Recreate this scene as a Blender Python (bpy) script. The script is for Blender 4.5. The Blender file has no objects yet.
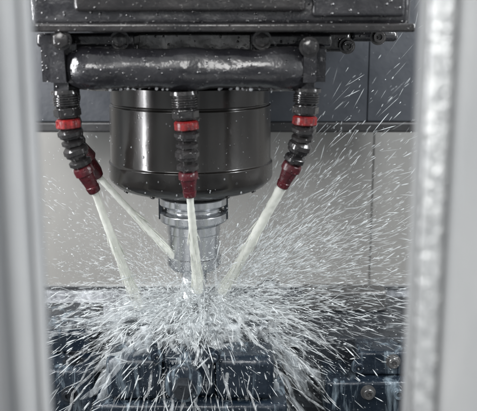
import bpy, bmesh, math, random
import numpy as np
from mathutils import Vector, Matrix, Euler, noise

random.seed(7); rng = np.random.default_rng(7)
scene = bpy.context.scene
TH = math.radians(12.5); DIST = 0.85; FPX = 850.0
ct, st = math.cos(TH), math.sin(TH)
CAM = Vector((0, -DIST*ct, DIST*st))

def W(u, v, y):
    """point on the vertical plane Y=y, from measured photo coordinates (metres)"""
    a = (u-238.5)/FPX; b = -(v-205.5)/FPX
    d = Vector((a, ct + b*st, -st + b*ct))
    t = (y-CAM.y)/d.y
    return CAM + d*t

# ------------------------------------------------------------ materials
def mat_base(name):
    m = bpy.data.materials.new(name); m.use_nodes = True
    nt = m.node_tree; b = nt.nodes["Principled BSDF"]
    return m, nt, b
def N(nt, t, **kw):
    n = nt.nodes.new(t)
    for k, v in kw.items():
        if k in n.inputs: n.inputs[k].default_value = v
        else: setattr(n, k, v)
    return n
def ramp(nt, stops):
    r = nt.nodes.new("ShaderNodeValToRGB"); e = r.color_ramp.elements
    while len(e) < len(stops): e.new(0.5)
    for i, (p, c) in enumerate(stops):
        e[i].position = p
        e[i].color = (*c, 1) if isinstance(c, tuple) else (c, c, c, 1)
    return r
def coords(nt, scale=(1, 1, 1)):
    g = nt.nodes.new("ShaderNodeNewGeometry"); mp = nt.nodes.new("ShaderNodeMapping")
    mp.inputs["Scale"].default_value = scale
    nt.links.new(g.outputs["Position"], mp.inputs["Vector"])
    return mp.outputs["Vector"]

def surf(name, col, col2=None, rough=(0.2, 0.45), metallic=0.0, nscale=30, stretch=(1, 1, 1), bump=0.15,
         bscale=200, foam=0.0, foam_scale=60, foam_stretch=(1, 1, 1), foamcol=(0.75, 0.78, 0.76), drops=0.0, dscale=260, coat=0.0):
    m, nt, b = mat_base(name); L = nt.links.new
    v = coords(nt, stretch)
    n1 = N(nt, "ShaderNodeTexNoise", Scale=nscale, Detail=6.0, Roughness=0.62); L(v, n1.inputs["Vector"])
    r1 = ramp(nt, [(0.3, col), (0.72, col2 or tuple(c*0.6 for c in col))]); L(n1.outputs["Fac"], r1.inputs["Fac"])
    out = r1.outputs["Color"]
    rr = N(nt, "ShaderNodeMapRange"); rr.inputs["To Min"].default_value = rough[0]; rr.inputs["To Max"].default_value = rough[1]
    rr.inputs["From Min"].default_value = 0.3; rr.inputs["From Max"].default_value = 0.7
    L(n1.outputs["Fac"], rr.inputs["Value"])
    b.inputs["Metallic"].default_value = metallic
    L(rr.outputs["Result"], b.inputs["Roughness"])
    if coat: b.inputs["Coat Weight"].default_value = coat; b.inputs["Coat Roughness"].default_value = 0.06
    n2 = N(nt, "ShaderNodeTexNoise", Scale=bscale, Detail=4.0); L(v, n2.inputs["Vector"])
    bp = N(nt, "ShaderNodeBump", Strength=bump, Distance=0.002); L(n2.outputs["Fac"], bp.inputs["Height"])
    last = bp
    if drops:
        gv = coords(nt)
        vo = N(nt, "ShaderNodeTexVoronoi", Scale=dscale); L(gv, vo.inputs["Vector"])
        sp = nt.nodes.new("ShaderNodeSeparateColor"); L(vo.outputs["Color"], sp.inputs[0])
        mr = N(nt, "ShaderNodeMapRange"); mr.inputs["To Min"].default_value = -0.15; mr.inputs["To Max"].default_value = 0.42; L(sp.outputs[0], mr.inputs["Value"])
        sb = N(nt, "ShaderNodeMath", operation='SUBTRACT'); L(mr.outputs[0], sb.inputs[0]); L(vo.outputs["Distance"], sb.inputs[1])
        dr = ramp(nt, [(0.0, 0.0), (0.3, 1.0)]); dr.color_ramp.interpolation = 'EASE'; L(sb.outputs[0], dr.inputs["Fac"])
        b2 = N(nt, "ShaderNodeBump", Strength=drops, Distance=0.002); L(dr.outputs["Color"], b2.inputs["Height"]); L(last.outputs["Normal"], b2.inputs["Normal"])
        last = b2
    L(last.outputs["Normal"], b.inputs["Normal"])
    if coat: L(last.outputs["Normal"], b.inputs["Coat Normal"])
    if foam:
        fv = coords(nt, foam_stretch)
        n3 = N(nt, "ShaderNodeTexNoise", Scale=foam_scale, Detail=8.0, Roughness=0.7, Distortion=0.6); L(fv, n3.inputs["Vector"])
        lo = 0.72-foam*0.3
        r3 = ramp(nt, [(lo, 0.0), (lo+0.13, 1.0)]); L(n3.outputs["Fac"], r3.inputs["Fac"])
        mx = N(nt, "ShaderNodeMix", data_type='RGBA'); L(r3.outputs["Color"], mx.inputs[0]); L(out, mx.inputs[6]); mx.inputs[7].default_value = (*foamcol, 1)
        out = mx.outputs[2]
        if metallic:
            mm = N(nt, "ShaderNodeMath", operation='MULTIPLY_ADD'); L(r3.outputs["Color"], mm.inputs[0]); mm.inputs[1].default_value = -metallic; mm.inputs[2].default_value = metallic
            L(mm.outputs[0], b.inputs["Metallic"])
    L(out, b.inputs["Base Color"])
    return m

M_black = surf("wet_black_paint", (0.010, 0.010, 0.011), (0.022, 0.020, 0.020), rough=(0.14, 0.34), nscale=40, bump=0.3, bscale=120, drops=0.4, dscale=300, coat=0.3, foam=0.27, foam_scale=230, foamcol=(0.3, 0.29, 0.28))
M_black2 = surf("wet_black_casting", (0.008, 0.008, 0.010), (0.024, 0.024, 0.027), rough=(0.16, 0.40), nscale=30, bump=0.9, bscale=55, drops=0.6, dscale=280, coat=0.4, foam=0.34, foam_scale=190, foamcol=(0.30, 0.30, 0.31))
M_spindle = surf("glossy_black_spindle", (0.008, 0.0074, 0.007), (0.017, 0.0147, 0.0132), rough=(0.16, 0.30), nscale=16, stretch=(1, 1, 0.4), bump=0.08, bscale=60, drops=0.05, dscale=300, coat=0.12, foam=0.20, foam_scale=200, foam_stretch=(1, 1, 0.5), foamcol=(0.14, 0.13, 0.125))
M_strip = surf("black_rubber_strip", (0.012, 0.012, 0.013), (0.02, 0.02, 0.021), rough=(0.35, 0.5), nscale=40, bump=0.1)
M_cover = surf("dark_way_cover", (0.024, 0.028, 0.035), (0.042, 0.047, 0.056), rough=(0.3, 0.5), nscale=18, bump=0.1, drops=0.05, dscale=180)
M_panel = surf("grey_sheet_metal", (0.335, 0.33, 0.315), (0.235, 0.233, 0.224), rough=(0.35, 0.6), nscale=7, stretch=(1, 1, 0.35), bump=0.05, bscale=300, drops=0.08, dscale=160)
M_post = surf("brushed_post_metal", (0.40, 0.41, 0.42), (0.27, 0.28, 0.295), rough=(0.3, 0.5), nscale=30, stretch=(1, 1, 0.25), bump=0.1, drops=0.15, dscale=300)
M_skin = surf("dull_grey_door_skin", (0.20, 0.205, 0.21), (0.13, 0.135, 0.145), rough=(0.35, 0.55), nscale=20, stretch=(1, 1, 0.25), bump=0.1)
M_frame = surf("brushed_frame_metal", (0.36, 0.365, 0.37), (0.26, 0.27, 0.28), rough=(0.3, 0.5), nscale=25, stretch=(1, 1, 0.25), bump=0.1, drops=0.15, dscale=300)
M_edge = surf("wet_bright_metal_edge", (0.74, 0.75, 0.75), (0.36, 0.37, 0.38), rough=(0.10, 0.3), metallic=0.6, nscale=170, bump=1.0, bscale=260, drops=1.0, dscale=300)
M_steel = surf("tool_steel", (0.62, 0.63, 0.65), (0.42, 0.44, 0.46), rough=(0.14, 0.28), metallic=0.95, nscale=40, stretch=(1, 1, 0.4), bump=0.07, drops=0.08, dscale=300)
M_darksteel = surf("dark_tool_steel", (0.05, 0.056, 0.064), (0.02, 0.024, 0.03), rough=(0.2, 0.4), metallic=0.6, nscale=60, bump=0.3, drops=0.3)
M_fix = surf("wet_blue_black_fixture", (0.005, 0.010, 0.017), (0.014, 0.022, 0.034), rough=(0.15, 0.4), metallic=0.1, nscale=35, bump=1.0, bscale=50, drops=0.3, dscale=140, foam=0.66, foam_scale=38, foam_stretch=(2.2, 1, 0.3), foamcol=(0.17, 0.215, 0.25))
M_fix2 = surf("wet_grey_fixture", (0.05, 0.056, 0.064), (0.016, 0.02, 0.026), rough=(0.15, 0.4), metallic=0.3, nscale=30, bump=0.4, bscale=90, drops=0.3, dscale=200, foam=0.46, foam_scale=50, foamcol=(0.28, 0.31, 0.33))
M_light = surf("wet_light_steel", (0.30, 0.30, 0.30), (0.15, 0.155, 0.16), rough=(0.2, 0.4), metallic=0.4, nscale=50, bump=0.4, drops=0.3, foam=0.45, foam_scale=60, foamcol=(0.5, 0.53, 0.54))
M_work = surf("foam_covered_steel", (0.05, 0.058, 0.066), (0.02, 0.025, 0.03), rough=(0.2, 0.45), metallic=0.3, nscale=40, bump=0.9, bscale=60, drops=0.4, foam=0.85, foam_scale=60, foamcol=(0.5, 0.53, 0.55))
M_plate = surf("wet_machined_plate", (0.2, 0.2, 0.2), (0.1, 0.1, 0.1), rough=(0.15, 0.35), metallic=0.6, nscale=50, bump=0.5, bscale=60, drops=0.4)
M_red = surf("red_plastic", (0.23, 0.013, 0.013), (0.03, 0.006, 0.008), rough=(0.2, 0.4), nscale=170, bump=0.6, bscale=140, drops=0.5, dscale=350, foam=0.36, foam_scale=240, foamcol=(0.3, 0.2, 0.2))
M_maroon = surf("maroon_plastic", (0.075, 0.008, 0.013), (0.024, 0.005, 0.007), rough=(0.2, 0.4), nscale=130, bump=0.6, bscale=140, drops=0.5, dscale=350, foam=0.3, foam_scale=240, foamcol=(0.28, 0.2, 0.21))
M_pan = surf("dark_chip_pan", (0.012, 0.016, 0.022), (0.03, 0.035, 0.04), rough=(0.15, 0.4), nscale=20, bump=0.4, bscale=60, foam=0.45, foam_scale=25, foamcol=(0.25, 0.28, 0.3))

def liquid(name, col=(0.86, 0.88, 0.84), trans=0.35, streak=None, zfade=None, rough=0.25):
    m = bpy.data.materials.new(name); m.use_nodes = True; nt = m.node_tree; nt.nodes.clear(); L = nt.links.new
    o = nt.nodes.new("ShaderNodeOutputMaterial")
    p = nt.nodes.new("ShaderNodeBsdfPrincipled"); p.inputs["Base Color"].default_value = (*col, 1); p.inputs["Roughness"].default_value = rough
    nz_ = N(nt, "ShaderNodeTexNoise", Scale=180.0, Detail=2.0); L(coords(nt), nz_.inputs["Vector"])
    rc = ramp(nt, [(0.3, tuple(c*0.88 for c in col)), (0.65, col)]); L(nz_.outputs["Fac"], rc.inputs["Fac"]); L(rc.outputs["Color"], p.inputs["Base Color"])
    t = nt.nodes.new("ShaderNodeBsdfTranslucent"); t.inputs["Color"].default_value = (*col, 1)
    mx = nt.nodes.new("ShaderNodeMixShader"); mx.inputs[0].default_value = trans
    L(p.outputs[0], mx.inputs[1]); L(t.outputs[0], mx.inputs[2])
    last = mx
    if streak:
        tr = nt.nodes.new("ShaderNodeBsdfTransparent"); m2 = nt.nodes.new("ShaderNodeMixShader")
        L(tr.outputs[0], m2.inputs[1]); L(last.outputs[0], m2.inputs[2]); last = m2
        st_, sc, a0, a1 = streak
        v = coords(nt, st_); n = N(nt, "ShaderNodeTexNoise", Scale=sc, Detail=5.0, Roughness=0.7); L(v, n.inputs["Vector"])
        fac = n.outputs["Fac"]
        if zfade:
            g = nt.nodes.new("ShaderNodeNewGeometry"); sx = nt.nodes.new("ShaderNodeSeparateXYZ"); L(g.outputs["Position"], sx.inputs[0])
            mr = N(nt, "ShaderNodeMapRange"); L(sx.outputs["Z"], mr.inputs["Value"])
            mr.inputs["From Min"].default_value = zfade[0]; mr.inputs["From Max"].default_value = zfade[1]; mr.inputs["To Min"].default_value = -0.22; mr.inputs["To Max"].default_value = 0.30
            ad = N(nt, "ShaderNodeMath", operation='ADD'); L(fac, ad.inputs[0]); L(mr.outputs[0], ad.inputs[1]); fac = ad.outputs[0]
        r = ramp(nt, [(0.38, a0), (0.62, a1)]); L(fac, r.inputs["Fac"]); L(r.outputs["Color"], m2.inputs[0])
    L(last.outputs[0], o.inputs["Surface"])
    return m
M_jet = liquid("milky_coolant", (0.86, 0.875, 0.83), 0.4, ((1, 1, 0.15), 260, 0.1, 0.97), (-0.115, -0.02), rough=0.45)
M_spray = liquid("coolant_spray", (0.84, 0.87, 0.88), 0.5)
M_fil = liquid("coolant_ligament", (0.86, 0.89, 0.9), 0.45, ((1, 1, 1), 220, 0.03, 0.45))
M_veil = liquid("coolant_veil", (0.84, 0.89, 0.92), 0.5, ((1, 1, 0.3), 150, 0.0, 0.34), rough=0.4)
m, nt, b = mat_base("clear_water"); b.inputs["Base Color"].default_value = (0.95, 0.97, 1, 1); b.inputs["Roughness"].default_value = 0.04
b.inputs["Transmission Weight"].default_value = 0.85; b.inputs["IOR"].default_value = 1.33
n_ = N(nt, "ShaderNodeTexNoise", Scale=300.0); b_ = N(nt, "ShaderNodeBump", Strength=0.1, Distance=0.001); nt.links.new(coords(nt), n_.inputs["Vector"]); nt.links.new(n_.outputs["Fac"], b_.inputs["Height"]); nt.links.new(b_.outputs["Normal"], b.inputs["Normal"])
M_water = m

# ------------------------------------------------------------ object helpers
WL = {}
def link(o, parent=None, loc=(0, 0, 0), label=None, category=None, group=None, kind=None):
    scene.collection.objects.link(o)
    loc = Vector(loc); WL[o.name] = loc
    if parent is not None:
        o.parent = parent; o.location = loc - WL[parent.name]
    else: o.location = loc
    if label: o["label"] = label
    if category: o["category"] = category
    if group: o["group"] = group
    if kind: o["kind"] = kind
    return o
def thing(name, loc, label, category, group=None, parent=None):
    e = bpy.data.objects.new(name, None); e.empty_display_size = 0.02
    return link(e, parent, loc, label, category, group)
def mk(name, bm, mat, parent=None, smooth=True, bevel=0.0, sub=0, auto=35, **kw):
    me = bpy.data.meshes.new(name)
    bmesh.ops.recalc_face_normals(bm, faces=bm.faces)
    xs = [v.co for v in bm.verts]
    mn = Vector((min(c.x for c in xs), min(c.y for c in xs), min(c.z for c in xs)))
    mxx = Vector((max(c.x for c in xs), max(c.y for c in xs), max(c.z for c in xs)))
    c = Vector(((mn.x+mxx.x)/2, (mn.y+mxx.y)/2, mn.z))
    bmesh.ops.translate(bm, verts=bm.verts, vec=-c)
    if smooth:
        for f in bm.faces: f.smooth = True
        for e in bm.edges:
            if len(e.link_faces) == 2 and e.calc_face_angle(0) > math.radians(auto): e.smooth = False
    bm.to_mesh(me); bm.free()
    me.materials.append(mat)
    o = bpy.data.objects.new(name, me)
    link(o, parent, c, **kw)
    if bevel:
        md = o.modifiers.new("bevel", 'BEVEL'); md.width = bevel; md.segments = 3; md.limit_method = 'ANGLE'; md.harden_normals = False
    return o
def box(bm, x0, x1, y0, y1, z0, z1):
    vs = [bm.verts.new((x, y, z)) for z in (z0, z1) for y in (y0, y1) for x in (x0, x1)]
    for f in ((0, 2, 3, 1), (4, 5, 7, 6), (0, 1, 5, 4), (2, 6, 7, 3), (0, 4, 6, 2), (1, 3, 7, 5)):
        bm.faces.new([vs[i] for i in f])
    return vs
def basis(d):
    d = Vector(d).normalized(); a = Vector((1, 0, 0)) if abs(d.x) < 0.9 else Vector((0, 1, 0))
    x = d.cross(a).normalized(); y = d.cross(x).normalized()
    return d, x, y
def lathe(bm, prof, org, d, segs=48, caps=True, phase=0.0, lobes=0, lamp=0.0):
    """prof: list of (distance along d, radius)"""
    d, ax, ay = basis(d); org = Vector(org); rings = []
    for t, r in prof:
        ring = []
        for i in range(segs):
            a = phase+2*math.pi*i/segs; q = r*(1+(lamp*(1 if math.sin(lobes*a) > 0 else -1) if lobes else 0))
            ring.append(bm.verts.new(org + d*t + (ax*math.cos(a)+ay*math.sin(a))*q))
        rings.append(ring)
    for a, b2 in zip(rings, rings[1:]):
        for i in range(segs):
            j = (i+1) % segs; bm.faces.new((a[i], a[j], b2[j], b2[i]))
    if caps:
        bm.faces.new(rings[0]); bm.faces.new(rings[-1])
def tube(bm, pts, rads, segs=20, wob=0.0, seed=0, flat=1.0):
    pts = [Vector(p) for p in pts]; rings = []
    d0, ax, ay = basis(pts[1]-pts[0])
    for k, p in enumerate(pts):
        t = (pts[min(k+1, len(pts)-1)]-pts[max(k-1, 0)]).normalized()
        ax = (ax - t*ax.dot(t)).normalized(); ay = t.cross(ax)
        ring = []
        for i in range(segs):
            a = 2*math.pi*i/segs; r = rads[k]
            if wob: r *= 1+wob*noise.noise(Vector((math.cos(a)*1.5+seed, math.sin(a)*1.5, k*0.35)))
            ring.append(bm.verts.new(p+(ax*math.cos(a)+ay*math.sin(a)*flat)*r))
        rings.append(ring)
    for a, b2 in zip(rings, rings[1:]):
        for i in range(segs):
            j = (i+1) % segs; bm.faces.new((a[i], a[j], b2[j], b2[i]))
    bm.faces.new(rings[0]); bm.faces.new(rings[-1])
def bezier(p0, p1, p2, n):
    return [Vector(p0)*(1-t)**2+Vector(p1)*2*t*(1-t)+Vector(p2)*t*t for t in [i/(n-1) for i in range(n)]]
def hexbolt(name, c, d, r, h, parent, mat=None, socket=True):
    bm = bmesh.new()
    lathe(bm, [(0, r*1.35), (h*0.18, r*1.35)], c, d, 24)
    if socket:
        lathe(bm, [(h*0.18, r), (h*0.9, r), (h, r*0.9), (h, r*0.5), (h*0.55, r*0.48)], c, d, 24)
    else:
        lathe(bm, [(h*0.18, r*1.05), (h*0.9, r*1.05), (h, r*0.85)], c, d, 6)
    return mk(name, bm, mat or M_darksteel, parent)

# ------------------------------------------------------------ setting
bm = bmesh.new(); box(bm, -1.2, 1.2, -0.6, 0.5, -0.42, -0.40)
mk("floor", bm, M_pan, kind="structure")

YB = 0.30
seam = W(372, 200, YB).x
zlow = W(0, 285, YB).z
def panel(x0, x1, label, backing=False):
    e = thing("enclosure_panel", ((x0+x1)/2, YB, zlow), label, "wall panel", "sheet metal panels lining the machine enclosure")
    bm = bmesh.new(); box(bm, x0, x1, YB, YB+0.004, zlow, 0.55)
    mk("sheet", bm, M_panel, e, bevel=0.0005)
    if backing:
        bm = bmesh.new(); box(bm, x0-0.02, x0+0.014, YB+0.0045, YB+0.03, zlow, 0.55)
        mk("seam_light_block", bm, M_strip, e)  # added dark strip, keeps bright background from showing through the seam
    return e
panel(-0.75, seam-0.0007, "wide smooth grey sheet metal panel behind the spindle")
panel(seam+0.0007, 0.75, "grey sheet metal panel beside a vertical seam", True)
e = thing("chip_chute", (0, 0.25, zlow-0.25), "dark wet sloped steel chute under the grey panels", "chute")
bm = bmesh.new()
vs = [bm.verts.new(p) for p in [(-0.75, 0.298, zlow-0.001), (0.75, 0.298, zlow-0.001), (0.75, 0.285, zlow-0.003), (-0.75, 0.285, zlow-0.003), (-0.75, 0.16, -0.40), (0.75, 0.16, -0.40)]]
bm.faces.new((vs[0], vs[1], vs[2], vs[3])); bm.faces.new((vs[3], vs[2], vs[5], vs[4]))
mk("slope", bm, M_fix2, e, smooth=False)

YC = 0.16
e = thing("way_cover", (0, YC, W(0, 128, YC).z), "dark steel telescopic cover behind the spindle head", "machine cover")
x0 = W(18, 0, YC).x; x1 = W(445, 0, YC).x; xs_ = W(371, 0, YC).x
zb = W(0, 132, YC).z
bm = bmesh.new(); box(bm, x0, xs_-0.0005, YC, YC+0.02, zb+0.012, 0.5); mk("cover_plate", bm, M_cover, e, bevel=0.001)
bm = bmesh.new(); box(bm, xs_+0.0005, x1, YC+0.003, YC+0.02, zb+0.012, 0.5); mk("cover_plate", bm, M_cover, e, bevel=0.001)
bm = bmesh.new(); box(bm, x0, x1, YC-0.004, YC+0.022, zb, zb+0.0118); mk("wiper_strip", bm, M_strip, e, bevel=0.002)

# ------------------------------------------------------------ spindle head
SX = W(189, 0, 0).x
head = thing("spindle_head", (SX, 0, 0.03), "wet glossy black milling spindle head with round spindle nose", "milling spindle head")
YH = -0.13
hz = W(0, 27, YH).z; hx0 = W(30, 0, YH).x-0.002; hx1 = W(411, 20, YH).x
bm = bmesh.new(); box(bm, hx0, hx1, YH, 0.13, hz, hz+0.16)
mk("head_casting", bm, M_black2, head, bevel=0.006)
bm = bmesh.new(); box(bm, hx0-0.002, hx1+0.003, YH-0.006, YH+0.02, hz-0.004, hz+0.003)
mk("casting_lip", bm, M_black, head, bevel=0.002)
bm = bmesh.new(); box(bm, W(75, 0, YH).x, W(305, 0, YH).x, YH-0.008, YH-0.0005, hz+0.012, hz+0.14)
mk("cover_plate", bm, M_black, head, bevel=0.004)
bm = bmesh.new(); box(bm, W(312, 0, YH).x, W(404, 0, YH).x, YH-0.006, YH-0.0005, hz+0.008, hz+0.14)
mk("cover_plate", bm, M_black2, head, bevel=0.003)
bm = bmesh.new(); box(bm, W(84, 0, -0.05).x, W(318, 0, -0.05).x, -0.055, 0.10, W(0, 92, -0.055).z, hz-0.0045)
mk("casting_neck", bm, M_black2, head, bevel=0.008)
bm = bmesh.new(); box(bm, W(136, 0, -0.06).x, W(252, 0, -0.06).x, -0.066, -0.0555, W(0, 60, -0.06).z, W(0, 33, -0.06).z)
mk("reflection_plate", bm, M_plate, head, bevel=0.002)  # light plate added to stand in for the grey reflection in the gap
bm = bmesh.new(); box(bm, W(318, 0, -0.03).x+0.001, W(352, 0, -0.03).x, -0.03, 0.10, W(0, 52, -0.03).z, hz-0.0045)
mk("side_bracket", bm, M_black, head, bevel=0.004)
bm = bmesh.new(); box(bm, W(352, 0, -0.03).x+0.001, W(402, 0, -0.03).x, -0.02, 0.10, W(0, 42, -0.03).z, hz-0.0045)
mk("side_bracket", bm, M_black2, head, bevel=0.004)
for u, v in ((347, 46), (378, 37)):
    p = W(u, v, -0.035); hexbolt("bolt", p, (0, -1, 0), 0.0055, 0.008, head, M_black, socket=True)
zs = lambda v: W(0, v, 0).z
R = 0.0785
zt = zs(84)
prof = [(zt, R*0.985), (zs(101), R*0.985), (zs(102), R*0.975), (zs(103), R*0.975), (zs(104), R), (zs(158), R), (zs(159), R*1.005), (zs(160), R*1.025), (zs(174), R*1.025), (zs(177), R*1.01), (zs(183), R*0.93), (zs(186), R*0.84), (zs(187), R*0.56), (zs(191), R*0.54)]
bm = bmesh.new(); lathe(bm, prof, (SX, 0, 0), (0, 0, 1), 128)
sp = mk("spindle_housing", bm, M_spindle, head, auto=30, bevel=0.0008)
for a in (-150, -118, -88, -58, -28):
    ar = math.radians(a); c = Vector((SX+math.cos(ar)*R*0.88, math.sin(ar)*R*0.88, zs(184.0)))
    hexbolt("bolt", c, (math.cos(ar)*0.5, math.sin(ar)*0.5, -0.9), 0.0022, 0.002, sp, M_black)

# ------------------------------------------------------------ tool holder
th = thing("tool_holder", (SX, 0, zs(300)), "wet shiny steel tool holder clamped in the spindle", "tool holder")
SX2 = SX+0.002
bm = bmesh.new()
lathe(bm, [(zs(185), 0.033), (zs(189), 0.0385), (zs(193), 0.0385), (zs(194), 0.036)], (SX2, 0, 0), (0, 0, 1), 96)
mk("spindle_key_ring", bm, M_black, th, auto=25)
bm = bmesh.new()
lathe(bm, [(zs(194.2), 0.030), (zs(196), 0.0335), (zs(197), 0.0340), (zs(203), 0.0340), (zs(204), 0.0325), (zs(206), 0.0285), (zs(209), 0.0285), (zs(211), 0.0325), (zs(212), 0.0338), (zs(219), 0.0338), (zs(221), 0.031), (zs(223), 0.0275)], (SX2, 0, 0), (0, 0, 1), 96)
mk("flange", bm, M_steel, th, auto=25, bevel=0.0005)
bm = bmesh.new()
lathe(bm, [(zs(223.2), 0.0268), (zs(231), 0.0268), (zs(232), 0.0260), (zs(254), 0.0260), (zs(255), 0.0272), (zs(263), 0.0272), (zs(267), 0.0235), (zs(269), 0.018)], (SX2, 0, 0), (0, 0, 1), 96)
mk("collet_nut", bm, M_steel, th, auto=25)
bm = bmesh.new(); ts = zs(269.2); te = zs(303)
segs = 40; rings = []
for k in range(40):
    f = k/39; z = ts+(te-ts)*f; tw = f*3.2; ring = []
    for i in range(segs):
        a = 2*math.pi*i/segs; r = 0.0125*(1-(0.32*max(0, math.cos(4*(a-tw)))**1.5 if f > 0.2 else 0))
        ring.append(bm.verts.new((SX2+math.cos(a)*r, math.sin(a)*r, z)))
    rings.append(ring)
for a, b2 in zip(rings, rings[1:]):
    for i in range(segs):
        j = (i+1) % segs; bm.faces.new((a[i], a[j], b2[j], b2[i]))
bm.faces.new(rings[0]); bm.faces.new(rings[-1])
mk("end_mill", bm, M_steel, th)
for sx in (-1, 1):
    bm = bmesh.new(); xk = SX2+sx*0.0325; box(bm, xk-0.002, xk+0.002, -0.006, 0.006, zs(218), zs(197))
    mk("drive_key", bm, M_darksteel, th, bevel=0.0006)

# ------------------------------------------------------------ coolant manifold
YM = -0.118
man = thing("coolant_manifold", (W(185, 0, YM).x, YM, W(0, 95, YM).z), "black coolant pipe manifold with three red-tipped nozzles", "coolant manifold")
zc = W(0, 69, YM).z; rt = 0.0160
xa = W(72, 0, YM).x; xb = W(303, 0, YM).x
L_ = bezier((xa-0.004, YM+0.03, zc+0.002), (xa-0.004, YM, zc), (xa+0.024, YM, zc), 8)
R_ = bezier((xb-0.024, YM, zc), (xb+0.004, YM, zc), (xb+0.004, YM+0.03, zc+0.002), 8)
mid = [Vector((xa+0.024+(xb-xa-0.048)*i/24, YM, zc)) for i in range(1, 24)]
pts = L_+mid+R_
rads = []
for p in pts:
    q = rt
    for lx in (xa+0.012, xb-0.012, W(185, 0, YM).x):
        q += 0.0022*math.exp(-((p.x-lx)/0.016)**2)
    rads.append(q)
bm = bmesh.new(); tube(bm, pts, rads, 40, wob=0.08)
mk("manifold_pipe", bm, M_black2, man)
for u, du, v0, v1, yy in ((60, 17, 33, 92, 0.0), (185, 15, 60, 93, 0.004), (309, 16, 38, 92, 0.0)):
    p = W(u, 60, YM); hw = du*0.00086
    bm = bmesh.new(); box(bm, p.x-hw, p.x+hw, YM-0.012+yy, YM+0.022, W(0, v1, YM).z, W(0, v0, YM).z)
    bmesh.ops.bevel(bm, geom=bm.edges[:], offset=0.0085, segments=4, affect='EDGES')
    for v_ in bm.verts: v_.co += Vector((noise.noise(v_.co*60), noise.noise(v_.co*60+Vector((5, 0, 0))), 0))*0.0015
    mk("mounting_lug", bm, M_black2, man)
for u0, u1 in ((36, 134), (252, 332)):
    bm = bmesh.new(); box(bm, W(u0, 0, -0.1).x, W(u1, 0, -0.1).x, -0.108, -0.0665, W(0, 47, -0.1).z, W(0, 33, -0.1).z)
    mk("mounting_flange", bm, M_black2, man, bevel=0.003)
for u, v in ((62, 40), (309, 47), (120, 40), (262, 40)):
    p = W(u, v, YM-0.012 if u in (62, 309) else -0.108)
    hexbolt("bolt", p, (0, -1, 0), 0.006, 0.007, man, M_black, socket=False)

def nozzle(u, vtop, path, y0, ytip):
    p0 = W(u, vtop, y0)
    s = (p0-CAM).length/DIST/1000
    nz = thing("nozzle", p0, None, None, parent=man)
    col = W(path[0][0], path[0][1], y0)
    d = (col-p0); h = d.length
    r = 13.5*s
    prof = [(0, r*1.02), (h*0.12, r*1.05), (h*0.14, r*0.86), (h*0.2, r*0.86)]
    for i in range(4):
        t = 0.22+i*0.08; prof += [(h*t, r*0.84), (h*(t+0.02), r*0.97), (h*(t+0.05), r*0.97), (h*(t+0.07), r*0.84)]
    prof += [(h*0.58, r*0.78)]
    bm = bmesh.new(); lathe(bm, prof, p0, d, 32)
    mk("threaded_fitting", bm, M_black, nz, auto=25)
    dn = d.normalized()
    bm = bmesh.new(); lathe(bm, [(h*0.58, r*0.8), (h*0.62, r*1.03), (h*0.92, r*1.03), (h*0.96, r*0.8)], p0, d, 6, phase=0.4)
    bmesh.ops.bevel(bm, geom=bm.edges[:], offset=0.001, segments=2, affect='EDGES')
    mk("hex_nut", bm, M_black, nz, auto=50)
    bm = bmesh.new(); lathe(bm, [(0, r*0.75), (0.12*r, r*0.88), (0.62*r, r*0.88), (0.7*r, r*0.75)], col-dn*r*0.02, dn, 48, lobes=8, lamp=0.045)
    mk("red_collar", bm, M_red, nz, auto=25)
    j0 = col+dn*r*0.7
    j1 = W(path[1][0], path[1][1], y0+(ytip-y0)*0.3); j2 = W(path[2][0], path[2][1], y0+(ytip-y0)*0.6)
    j3 = W(path[3][0], path[3][1], ytip)
    def seg(a, b3, r0):
        bm = bmesh.new(); dd = b3-a; l = dd.length
        lathe(bm, [(-l*0.06, r0*0.6), (0, r0*0.8), (l*0.10, r0*0.98), (l*0.12, r0*1.04), (l*0.3, r0*1.06), (l*0.33, r0*0.96), (l*0.45, r0*0.92), (l*0.55, r0*0.68), (l*0.62, r0*0.62), (l*0.66, r0*0.84), (l*0.7, r0*0.94), (l*0.86, r0*0.94), (l*0.9, r0*0.8), (l*1.04, r0*0.6)], a, dd, 36, lobes=6, lamp=0.03)
        mk("ball_joint", bm, M_black, nz, auto=30)
    seg(j0, j1, r*0.86); seg(j1, j2, r*0.86)
    dd = j3-j2; l = dd.length
    bm = bmesh.new()
    lathe(bm, [(-l*0.03, r*0.62), (0, r*0.7), (l*0.08, r*0.75), (l*0.25, r*0.75), (l*0.28, r*0.64), (l*0.75, r*0.48), (l*0.77, r*0.53), (l*0.97, r*0.47), (l, r*0.42), (l, r*0.3), (l*0.85, r*0.28)], j2, dd, 36)
    mk("nozzle_tip", bm, M_maroon, nz, auto=30)
    return j3, dd.normalized(), r
YN = YM+0.004
t1, d1, r1 = nozzle(65, 90, [(68, 119), (74, 146), (82, 167), (95, 192)], YN, YN+0.012)
t2, d2, r2 = nozzle(184, 91, [(186, 121), (187, 149), (188, 172), (190, 197)], YN-0.004, YN+0.002)
t3, d3, r3 = nozzle(307, 88, [(305, 116), (302, 141), (293, 164), (282, 187)], YN, YN+0.012)
t4a = W(78, 150, -0.06); t4 = W(100, 178, -0.045)
nz = thing("nozzle", t4a, None, None, parent=man)
bm = bmesh.new(); lathe(bm, [(0, 0.010), (0.012, 0.011), (0.016, 0.008), (0.028, 0.007), (0.034, 0.005)], t4a, t4-t4a, 28); mk("nozzle_tip", bm, M_maroon, nz)
bm = bmesh.new(); pts = bezier(W(70, 75, -0.085), W(66, 125, -0.07), t4a, 14); tube(bm, pts, [0.009+0.0012*(i % 2) for i in range(14)], 20); mk("nozzle_hose", bm, M_black, nz)

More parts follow.
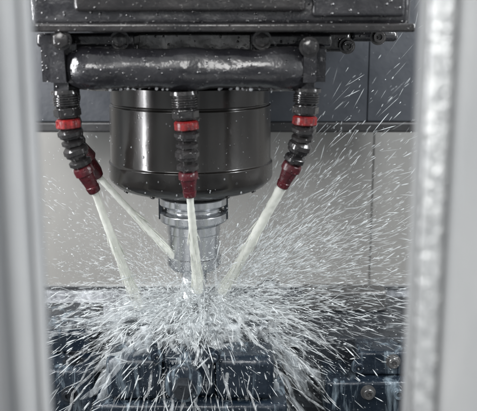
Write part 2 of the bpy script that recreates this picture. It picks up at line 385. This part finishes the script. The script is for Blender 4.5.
# ------------------------------------------------------------ coolant jets
def jet(a, b4, ra, rb, seed, label):
    a = Vector(a); b4 = Vector(b4); n = 90
    pts = []; rr = []
    for i in range(n):
        t = i/(n-1); p = a.lerp(b4, t)+Vector((0, 0, -0.002))*(4*t*t-4*t)*-0.5
        w = 0.0009*t
        p += Vector((noise.noise(Vector((t*7, seed, 0)))*w, noise.noise(Vector((t*7, seed, 5)))*w, 0))
        pts.append(p); rr.append((ra+(rb-ra)*t**0.9)*(1+0.08*t*noise.noise(Vector((t*20, seed, 2)))))
    bm = bmesh.new(); tube(bm, pts, rr, 28, wob=0.12, seed=seed*3.1)
    dr = (b4-a).normalized(); _, px, py = basis(dr)
    for s in range(26):
        t0 = random.uniform(0.3, 0.85); ln = random.uniform(0.1, 0.25); an = random.uniform(0, 6.28)
        sp2 = []; sr = []
        for i in range(8):
            f = i/7; t = t0+ln*f; R_t = (ra+(rb-ra)*t)
            sp2.append(a.lerp(b4, t)+(px*math.cos(an)+py*math.sin(an))*R_t*(0.9+0.7*f)); sr.append(0.0005*math.sin(math.pi*(0.1+0.85*f)))
        tube(bm, sp2, sr, 6)
    return mk("coolant_jet", bm, M_jet, label=label, category="coolant stream", group="streams of coolant from the nozzles", auto=80)
jet(t1-d1*0.003, W(139, 307, -0.035), 0.0029, 0.0050, 1, "milky white coolant stream spraying from nozzle to workpiece")
jet(t2-d2*0.003, W(198, 290, -0.045), 0.0028, 0.0052, 2, "milky white coolant stream falling straight in front of tool holder")
jet(t3-d3*0.003, W(222, 292, -0.035), 0.0044, 0.0044, 3, "thick milky white coolant stream slanting towards the tool")
jet(t4, W(180, 262, -0.012), 0.0030, 0.0034, 4, "milky white coolant stream passing behind the front stream")

# ------------------------------------------------------------ table, fixtures
ZT = -0.20
tb = thing("machine_table", (0, 0, ZT-0.06), "dark wet steel machine table with T-slots under the fixtures", "machine table")
bm = bmesh.new()
pr = [(-0.17, ZT-0.06), (-0.17, ZT)]
for a, b5 in ((-0.125, -0.107), (-0.055, -0.037), (0.035, 0.053), (0.105, 0.123)):
    pr += [(a, ZT), (a, ZT-0.014), (a-0.006, ZT-0.014), (a-0.006, ZT-0.024), (b5+0.006, ZT-0.024), (b5+0.006, ZT-0.014), (b5, ZT-0.014), (b5, ZT)]
pr += [(0.15, ZT), (0.15, ZT-0.06)]
A = [bm.verts.new((-0.42, y, z)) for y, z in pr]; B = [bm.verts.new((0.42, y, z)) for y, z in pr]
for i in range(len(pr)):
    j = (i+1) % len(pr); bm.faces.new((A[i], A[j], B[j], B[i]))
bm.faces.new(A); bm.faces.new(B[::-1])
mk("table_top", bm, M_fix2, tb, smooth=False)

vx0 = -0.135; vx1 = 0.045
vz = thing("machine_vise", (SX, -0.03, ZT), "blue-black machine vise covered in splashing coolant", "vise")
bm = bmesh.new(); box(bm, vx0, vx1, -0.105, 0.075, ZT+0.0005, ZT+0.035); mk("vise_bed", bm, M_fix, vz, bevel=0.004)
bm = bmesh.new(); box(bm, vx0+0.012, SX-0.024, -0.098, -0.052, ZT+0.0355, -0.122); mk("moving_jaw", bm, M_fix, vz, bevel=0.007)
bm = bmesh.new(); box(bm, SX+0.026, vx1-0.012, -0.098, -0.052, ZT+0.0355, -0.122); mk("moving_jaw", bm, M_fix, vz, bevel=0.007)
bm = bmesh.new(); box(bm, SX-0.0235, SX+0.0255, -0.090, -0.053, ZT+0.0355, -0.126); mk("jaw_carrier", bm, M_fix, vz, bevel=0.004)
bm = bmesh.new(); box(bm, vx0+0.012, vx1-0.012, 0.035, 0.070, ZT+0.0355, -0.118); mk("fixed_jaw", bm, M_fix, vz, bevel=0.005)
c = W(184, 380, -0.105)
bm = bmesh.new(); lathe(bm, [(0, 0.017), (0.010, 0.017), (0.012, 0.013)], c+Vector((0, -0.0005, 0)), (0, -1, 0), 40)
mk("screw_collar", bm, M_fix, vz, auto=30)
bm = bmesh.new(); lathe(bm, [(0.0, 0.009), (0.012, 0.009), (0.014, 0.0075)], c+Vector((0, -0.0125, 0)), (0, -1, 0), 6, phase=0.5); mk("screw_head", bm, M_darksteel, vz, auto=30)
for u in (158, 213):
    hexbolt("bolt", W(u, 356, -0.098), (0, -1, 0), 0.005, 0.005, vz, M_fix)
wp = thing("workpiece", (SX, -0.01, -0.155), "rectangular steel workpiece clamped in the vise, covered in foam", "workpiece")
bm = bmesh.new(); box(bm, vx0+0.02, vx1-0.015, -0.0515, 0.0345, -0.155, -0.108)
mk("block", bm, M_work, wp, bevel=0.004)

f1 = thing("fixture_block", (-0.16, -0.02, ZT), "dark stepped fixture block with bolts, soaked in coolant", "fixture block")
bm = bmesh.new(); box(bm, -0.225, -0.140, -0.06, 0.08, ZT+0.0005, -0.150); mk("base", bm, M_fix, f1, bevel=0.004)
bm = bmesh.new(); box(bm, -0.215, -0.150, -0.02, 0.07, -0.1495, -0.125); mk("step", bm, M_fix, f1, bevel=0.004)
for x in (-0.205, -0.165):
    hexbolt("bolt", (x, -0.04, -0.150), (0, 0, 1), 0.007, 0.009, f1, M_darksteel)
    hexbolt("bolt", (x, -0.06, -0.175), (0, -1, 0), 0.006, 0.006, f1, M_darksteel)
f2 = thing("fixture_plate", (0.13, 0.06, ZT), "grey wet fixture plate with a light parallel bar on top", "fixture plate")
bm = bmesh.new(); box(bm, 0.060, 0.235, 0.005, 0.14, ZT+0.0005, -0.142); mk("plate", bm, M_fix2, f2, bevel=0.003)
bm = bmesh.new(); box(bm, W(308, 0, 0.1).x, W(396, 0, 0.1).x, 0.085, 0.115, -0.1415, W(0, 292, 0.085).z); mk("parallel_bar", bm, M_plate, f2, bevel=0.002)
f3 = thing("clamp_block", (W(271, 0, 0.06).x, 0.06, -0.142), "small light steel clamp block with a bolt on top", "clamp")
x0 = W(259, 0, 0.03).x; x1 = W(285, 0, 0.03).x
bm = bmesh.new(); box(bm, x0, x1, 0.03, 0.06, -0.1415, W(0, 289, 0.03).z); mk("block", bm, M_light, f3, bevel=0.002)
hexbolt("bolt", ((x0+x1)/2, 0.045, W(0, 289, 0.03).z), (0, 0, 1), 0.006, 0.006, f3, M_steel, socket=False)
f4 = thing("bolted_bracket", (0.15, -0.05, ZT), "dark bolted bracket block with socket head screws", "bracket")
bm = bmesh.new(); box(bm, 0.085, 0.20, -0.055, 0.002, ZT+0.0005, -0.165); mk("base", bm, M_fix, f4, bevel=0.003)
bm = bmesh.new(); box(bm, 0.118, 0.20, -0.04, 0.0, -0.1645, -0.140); mk("upright", bm, M_fix, f4, bevel=0.003)
for u, v, y, mt in ((393, 361, -0.04, M_plate), (368, 392, -0.055, M_plate), (398, 392, -0.055, M_fix), (358, 366, -0.04, M_fix)):
    hexbolt("bolt", W(u, v, y), (0, -1, 0), 0.0055, 0.007, f4, mt)

# ------------------------------------------------------------ door frames (near the camera)
YF = -0.47
def vx(u, y): return W(u, 205, y).x
zlo, zhi = -0.45, 0.6
fl = thing("door_frame", (vx(0, YF), YF, zlo), "blurred dull grey door post beside the machine opening", "door frame", "posts framing the machine opening")
bm = bmesh.new(); box(bm, vx(-140, YF), vx(26, YF), YF, YF+0.02, zlo, zhi); mk("post", bm, M_post, fl, bevel=0.004)
bm = bmesh.new(); box(bm, vx(26, YF)+0.0005, vx(36, YF), YF+0.004, YF+0.014, zlo, zhi); mk("door_edge", bm, M_post, fl, bevel=0.003)
bm = bmesh.new(); box(bm, vx(-140, YF), vx(4, YF), YF-0.012, YF-0.0005, zlo, zhi); mk("door_skin", bm, M_skin, fl, bevel=0.004)
fr = thing("door_frame", (vx(460, YF), YF, zlo), "blurred grey door post with bright wet metal edge", "door frame", "posts framing the machine opening")
bm = bmesh.new(); box(bm, vx(449, YF), vx(620, YF), YF-0.006, YF+0.02, zlo, zhi); mk("post", bm, M_frame, fr, bevel=0.004)
bm = bmesh.new(); box(bm, vx(422, YF), vx(449, YF)-0.0005, YF, YF+0.012, zlo, zhi); mk("door_edge", bm, M_edge, fr, bevel=0.003)
bm = bmesh.new(); box(bm, vx(416, YF), vx(422, YF)-0.0005, YF+0.004, YF+0.012, zlo, zhi); mk("door_seal", bm, M_frame, fr, bevel=0.002)

# ------------------------------------------------------------ spray
I0 = np.array([SX+0.008, -0.012, -0.098])
def streaks(P, D, Ln, Rd):
    n = len(P); D = D/np.linalg.norm(D, axis=1, keepdims=True)
    up = np.tile([0.31, 0.9, 0.2], (n, 1)); a = np.cross(D, up); a /= np.linalg.norm(a, axis=1, keepdims=True); b6 = np.cross(D, a)
    V = np.zeros((n, 10, 3)); V[:, 0] = P-D*Ln[:, None]/2; V[:, 9] = P+D*Ln[:, None]/2
    for i in range(4):
        an = math.pi/2*i; o = (a*math.cos(an)+b6*math.sin(an))*Rd[:, None]
        V[:, 1+i] = P-D*Ln[:, None]*0.15+o*0.8; V[:, 5+i] = P+D*Ln[:, None]*0.25+o
    tri = [(0, 1+(i+1) % 4, 1+i) for i in range(4)]+[(9, 5+i, 5+(i+1) % 4) for i in range(4)]
    quad = [(1+i, 1+(i+1) % 4, 5+(i+1) % 4, 5+i) for i in range(4)]
    return V.reshape(-1, 3), tri, quad
def spray(name, n, elo, ehi, rscale, rmin, lrange, rrange, clusters, mat, label, azr=(0, 2*math.pi), grav=0.5, cl_spread=0.10, shape=1.6, bg=0.45, jit=0.10, scatter=0.012):
    caz = rng.uniform(azr[0], azr[1], clusters); cel = rng.uniform(math.radians(elo), math.radians(ehi), clusters)
    w = rng.gamma(0.8, 1, clusters); w /= w.sum()
    k = rng.choice(clusters, n, p=w); sp_ = np.where(rng.random(n) < bg, 1.0, cl_spread)
    az = caz[k]+rng.normal(0, 1, n)*sp_; el = cel[k]+rng.normal(0, 1, n)*sp_*0.4
    az = np.where(sp_ == 1.0, rng.uniform(azr[0], azr[1], n), az); el = np.where(sp_ == 1.0, rng.uniform(math.radians(elo), math.radians(ehi), n), el)
    d = np.stack([np.cos(el)*np.cos(az), np.cos(el)*np.sin(az)*0.75, np.sin(el)], 1)
    r = rmin+rng.gamma(shape, rscale, n)
    P = I0+d*r[:, None]+rng.normal(0, scatter, (n, 3)); P[:, 2] -= grav*r**2
    D = d.copy(); D[:, 2] -= 2*grav*r; D += rng.normal(0, jit, (n, 3))
    Ln = rng.uniform(*lrange, n)*(0.4+rng.random(n)**2*1.2); Rd = rng.uniform(*rrange, n)*(0.5+rng.random(n)**3*1.4)
    ok = (P[:, 1] > -0.33) & (P[:, 1] < 0.29) & (P[:, 2] > -0.30) & (np.abs(P[:, 0]) < 0.45)
    rad = np.hypot(P[:, 0]-SX, P[:, 1]); ok &= ~((P[:, 2] > 0.005) & (rad < 0.085))
    ok &= ~((P[:, 1] < -0.02) & (P[:, 2] > 0.0) & (rng.random(n) < 0.85))
    V, tri, quad = streaks(P[ok], D[ok], Ln[ok], Rd[ok]); m = int(ok.sum())
    base = np.arange(m)*10
    T = (np.array(tri)[None]+base[:, None, None]).reshape(-1, 3).tolist(); Q = (np.array(quad)[None]+base[:, None, None]).reshape(-1, 4).tolist()
    me = bpy.data.meshes.new(name); me.from_pydata(V.tolist(), [], T+Q); me.update(); me.materials.append(mat)
    me.polygons.foreach_set("use_smooth", [True]*len(me.polygons))
    o = bpy.data.objects.new(name, me); link(o, None, (0, 0, 0), label, "spray", kind="stuff")
rad_ = math.radians
spray("coolant_spray", 4600, -5, 45, 0.085, 0.03, (0.003, 0.014), (0.00010, 0.00034), 150, M_spray, "fine white coolant droplets flying outwards from the cutter", jit=0.2)
spray("coolant_side_spray", 4200, 0, 55, 0.10, 0.05, (0.004, 0.022), (0.00010, 0.00038), 70, M_spray, "fine coolant streaks thrown up beside the tool", azr=(rad_(-50), rad_(50)), grav=0.2, jit=0.16)
spray("coolant_mist_drops", 9000, -20, 60, 0.06, 0.015, (0.0008, 0.002), (0.00014, 0.0004), 90, M_spray, "tiny round coolant drops hanging in the air", scatter=0.018)
spray("coolant_fine_mist", 60000, -38, 32, 0.032, 0.005, (0.0004, 0.0009), (0.00006, 0.00014), 70, M_spray, "very fine white coolant mist around the cutter", scatter=0.018, bg=0.4, grav=0.8)
spray("coolant_splash_streaks", 3800, -42, 12, 0.050, 0.03, (0.005, 0.026), (0.00012, 0.0005), 80, M_spray, "long white coolant streaks bursting over the fixtures", azr=(rad_(-190), rad_(10)), grav=0.9, bg=0.3, jit=0.2)
spray("coolant_burst", 1300, -12, 20, 0.024, 0.018, (0.002, 0.010), (0.0002, 0.0007), 40, M_spray, "white burst of coolant round the cutter", grav=0.8, bg=0.25, jit=0.35)

def strands(name, n, r0r, lnr, Rr, mat, label, flat=1.0, elr=(-28, 18)):
    bm = bmesh.new()
    for i in range(n):
        az = random.uniform(-200, 20); el = random.uniform(*elr)
        a = math.radians(az); e_ = math.radians(el)
        d = Vector((math.cos(e_)*math.cos(a), math.cos(e_)*math.sin(a)*0.8, math.sin(e_)))
        r0 = random.uniform(*r0r); ln = random.uniform(*lnr); g = random.uniform(1.5, 6)
        R0 = random.uniform(*Rr); s = random.random()*50
        pts = []; rr = []
        for k in range(12):
            t = k/11; r = r0+ln*t; p = Vector(I0)+d*r; p.z -= g*r*r
            p += Vector((noise.noise(Vector((s, t*3, 0))), noise.noise(Vector((s, t*3, 9))), noise.noise(Vector((s, t*3, 4)))))*0.009
            pts.append(p); rr.append(R0*max(0.08, math.sin(math.pi*min(1, t*0.9+0.08)))*(1+0.7*noise.noise(Vector((s, t*7, 1)))))
        tube(bm, pts, rr, 9, wob=0.4, seed=s, flat=flat)
    mk(name, bm, mat, label=label, category="splash", kind="stuff", auto=180)
strands("coolant_ligaments", 200, (0.015, 0.11), (0.02, 0.08), (0.0004, 0.0016), M_fil, "stringy white coolant strands splashing off the workpiece")
strands("coolant_veils", 110, (0.02, 0.11), (0.04, 0.09), (0.003, 0.009), M_veil, "thin translucent sheets of coolant falling over the fixtures", flat=0.25, elr=(-28, 5))

bm = bmesh.new()
for layer, (rb, rt_, h, hb) in enumerate(((0.050, 0.017, 0.034, -0.006), (0.085, 0.05, 0.016, -0.008), (0.030, 0.014, 0.042, 0.0))):
    n = 120; m_ = 20; G = []
    for j in range(m_):
        t = j/(m_-1); row = []
        for i in range(n):
            a = 2*math.pi*i/n; nv = noise.fractal(Vector((math.cos(a)*2.2, math.sin(a)*2.2, t*2+layer*7)), 1, 2, 4)
            r = rb+(rt_-rb)*t**0.6; r *= 1+0.3*nv
            hh = h*(1+0.8*noise.noise(Vector((math.cos(a)*2.5, math.sin(a)*2.5, 3+layer))))
            row.append(bm.verts.new((I0[0]+math.cos(a)*r, I0[1]+math.sin(a)*r*0.8, -0.106+hb+hh*t)))
        G.append(row)
    for j in range(m_-1):
        for i in range(n):
            k2 = (i+1) % n; c = G[j][i].co
            if noise.noise(Vector((c.x*90, c.y*90, c.z*45))) > 0.25*(j/m_)-0.13:
                bm.faces.new((G[j][i], G[j][k2], G[j+1][k2], G[j+1][i]))
bmesh.ops.delete(bm, geom=[v for v in bm.verts if not v.link_faces], context='VERTS')
mk("splash_crown", bm, M_fil, label="frothy white coolant crown around the rotating cutter", category="splash", kind="stuff", auto=180)

bm = bmesh.new()
for i in range(70):
    a = math.radians(random.uniform(-175, -5)); z = random.uniform(zs(180), zs(106)); rr = R if z > zs(158) else R*1.025
    if zs(162) < z < zs(157): continue
    s = random.uniform(0.0003, 0.0007)*(0.6+random.random())
    ret = bmesh.ops.create_icosphere(bm, subdivisions=1, radius=s)
    bmesh.ops.scale(bm, verts=ret['verts'], vec=(1, 1, random.uniform(1, 1.6)))
    bmesh.ops.translate(bm, verts=ret['verts'], vec=(SX+math.cos(a)*rr, math.sin(a)*rr, z))
for i in range(50):
    x = random.uniform(xa, xb); z = zc-rt-0.0005+random.uniform(-0.0008, 0.0008)
    ret = bmesh.ops.create_icosphere(bm, subdivisions=1, radius=random.uniform(0.0006, 0.0016)); bmesh.ops.translate(bm, verts=ret['verts'], vec=(x, YM+random.uniform(-0.006, 0.004), z))
mk("clinging_water_drops", bm, M_water, label="clear water drops clinging to the black spindle and pipe", category="water drops", kind="stuff", auto=180)

# ------------------------------------------------------------ lights
def area(name, loc, target, sx, sy, power, col=(1, 1, 1)):
    l = bpy.data.lights.new(name, 'AREA'); l.shape = 'RECTANGLE'; l.size = sx; l.size_y = sy; l.energy = power; l.color = col
    o = bpy.data.objects.new(name, l); scene.collection.objects.link(o); o.location = loc
    o.rotation_euler = (Vector(target)-Vector(loc)).to_track_quat('-Z', 'Y').to_euler()
area("workshop_lamp", (-0.35, -1.5, 0.9), (0, 0, 0), 1.1, 0.6, 27, (1, 0.99, 0.97))
area("strip_softbox_right", (0.42, -0.20, 0.34), (0.0, 0.05, -0.1), 0.06, 0.4, 4.2, (0.96, 0.98, 1))  # added tall softbox for the vertical highlight on the spindle's right
area("strip_softbox_left", (-0.40, -0.22, 0.22), (0, 0.05, -0.02), 0.05, 0.4, 3.4, (0.98, 0.98, 1))  # narrow softbox added to draw the spindle's left vertical highlight
w = bpy.data.worlds.new("World"); scene.world = w; w.use_nodes = True
nt = w.node_tree; bg = nt.nodes["Background"]; tc = nt.nodes.new("ShaderNodeTexCoord"); n = N(nt, "ShaderNodeTexNoise", Scale=2.2, Detail=2.0)
nt.links.new(tc.outputs["Generated"], n.inputs["Vector"]); r = ramp(nt, [(0.35, (0.18, 0.195, 0.21)), (0.65, (0.98, 1.0, 1.0))]); nt.links.new(n.outputs["Fac"], r.inputs["Fac"])
nt.links.new(r.outputs["Color"], bg.inputs["Color"]); bg.inputs["Strength"].default_value = 1.0

# ------------------------------------------------------------ camera
cd = bpy.data.cameras.new("camera"); cam = bpy.data.objects.new("camera", cd); scene.collection.objects.link(cam)
cam.location = CAM; cam.rotation_euler = (math.pi/2-TH, 0, 0)
cd.sensor_width = 36; cd.lens = 36*FPX/477; cd.clip_start = 0.01; cd.clip_end = 50
cd.dof.use_dof = True; cd.dof.focus_distance = 0.80; cd.dof.aperture_fstop = cd.lens/8.5
scene.camera = cam
scene.view_settings.view_transform = 'Standard'; scene.view_settings.look = 'None'; scene.view_settings.exposure = 0
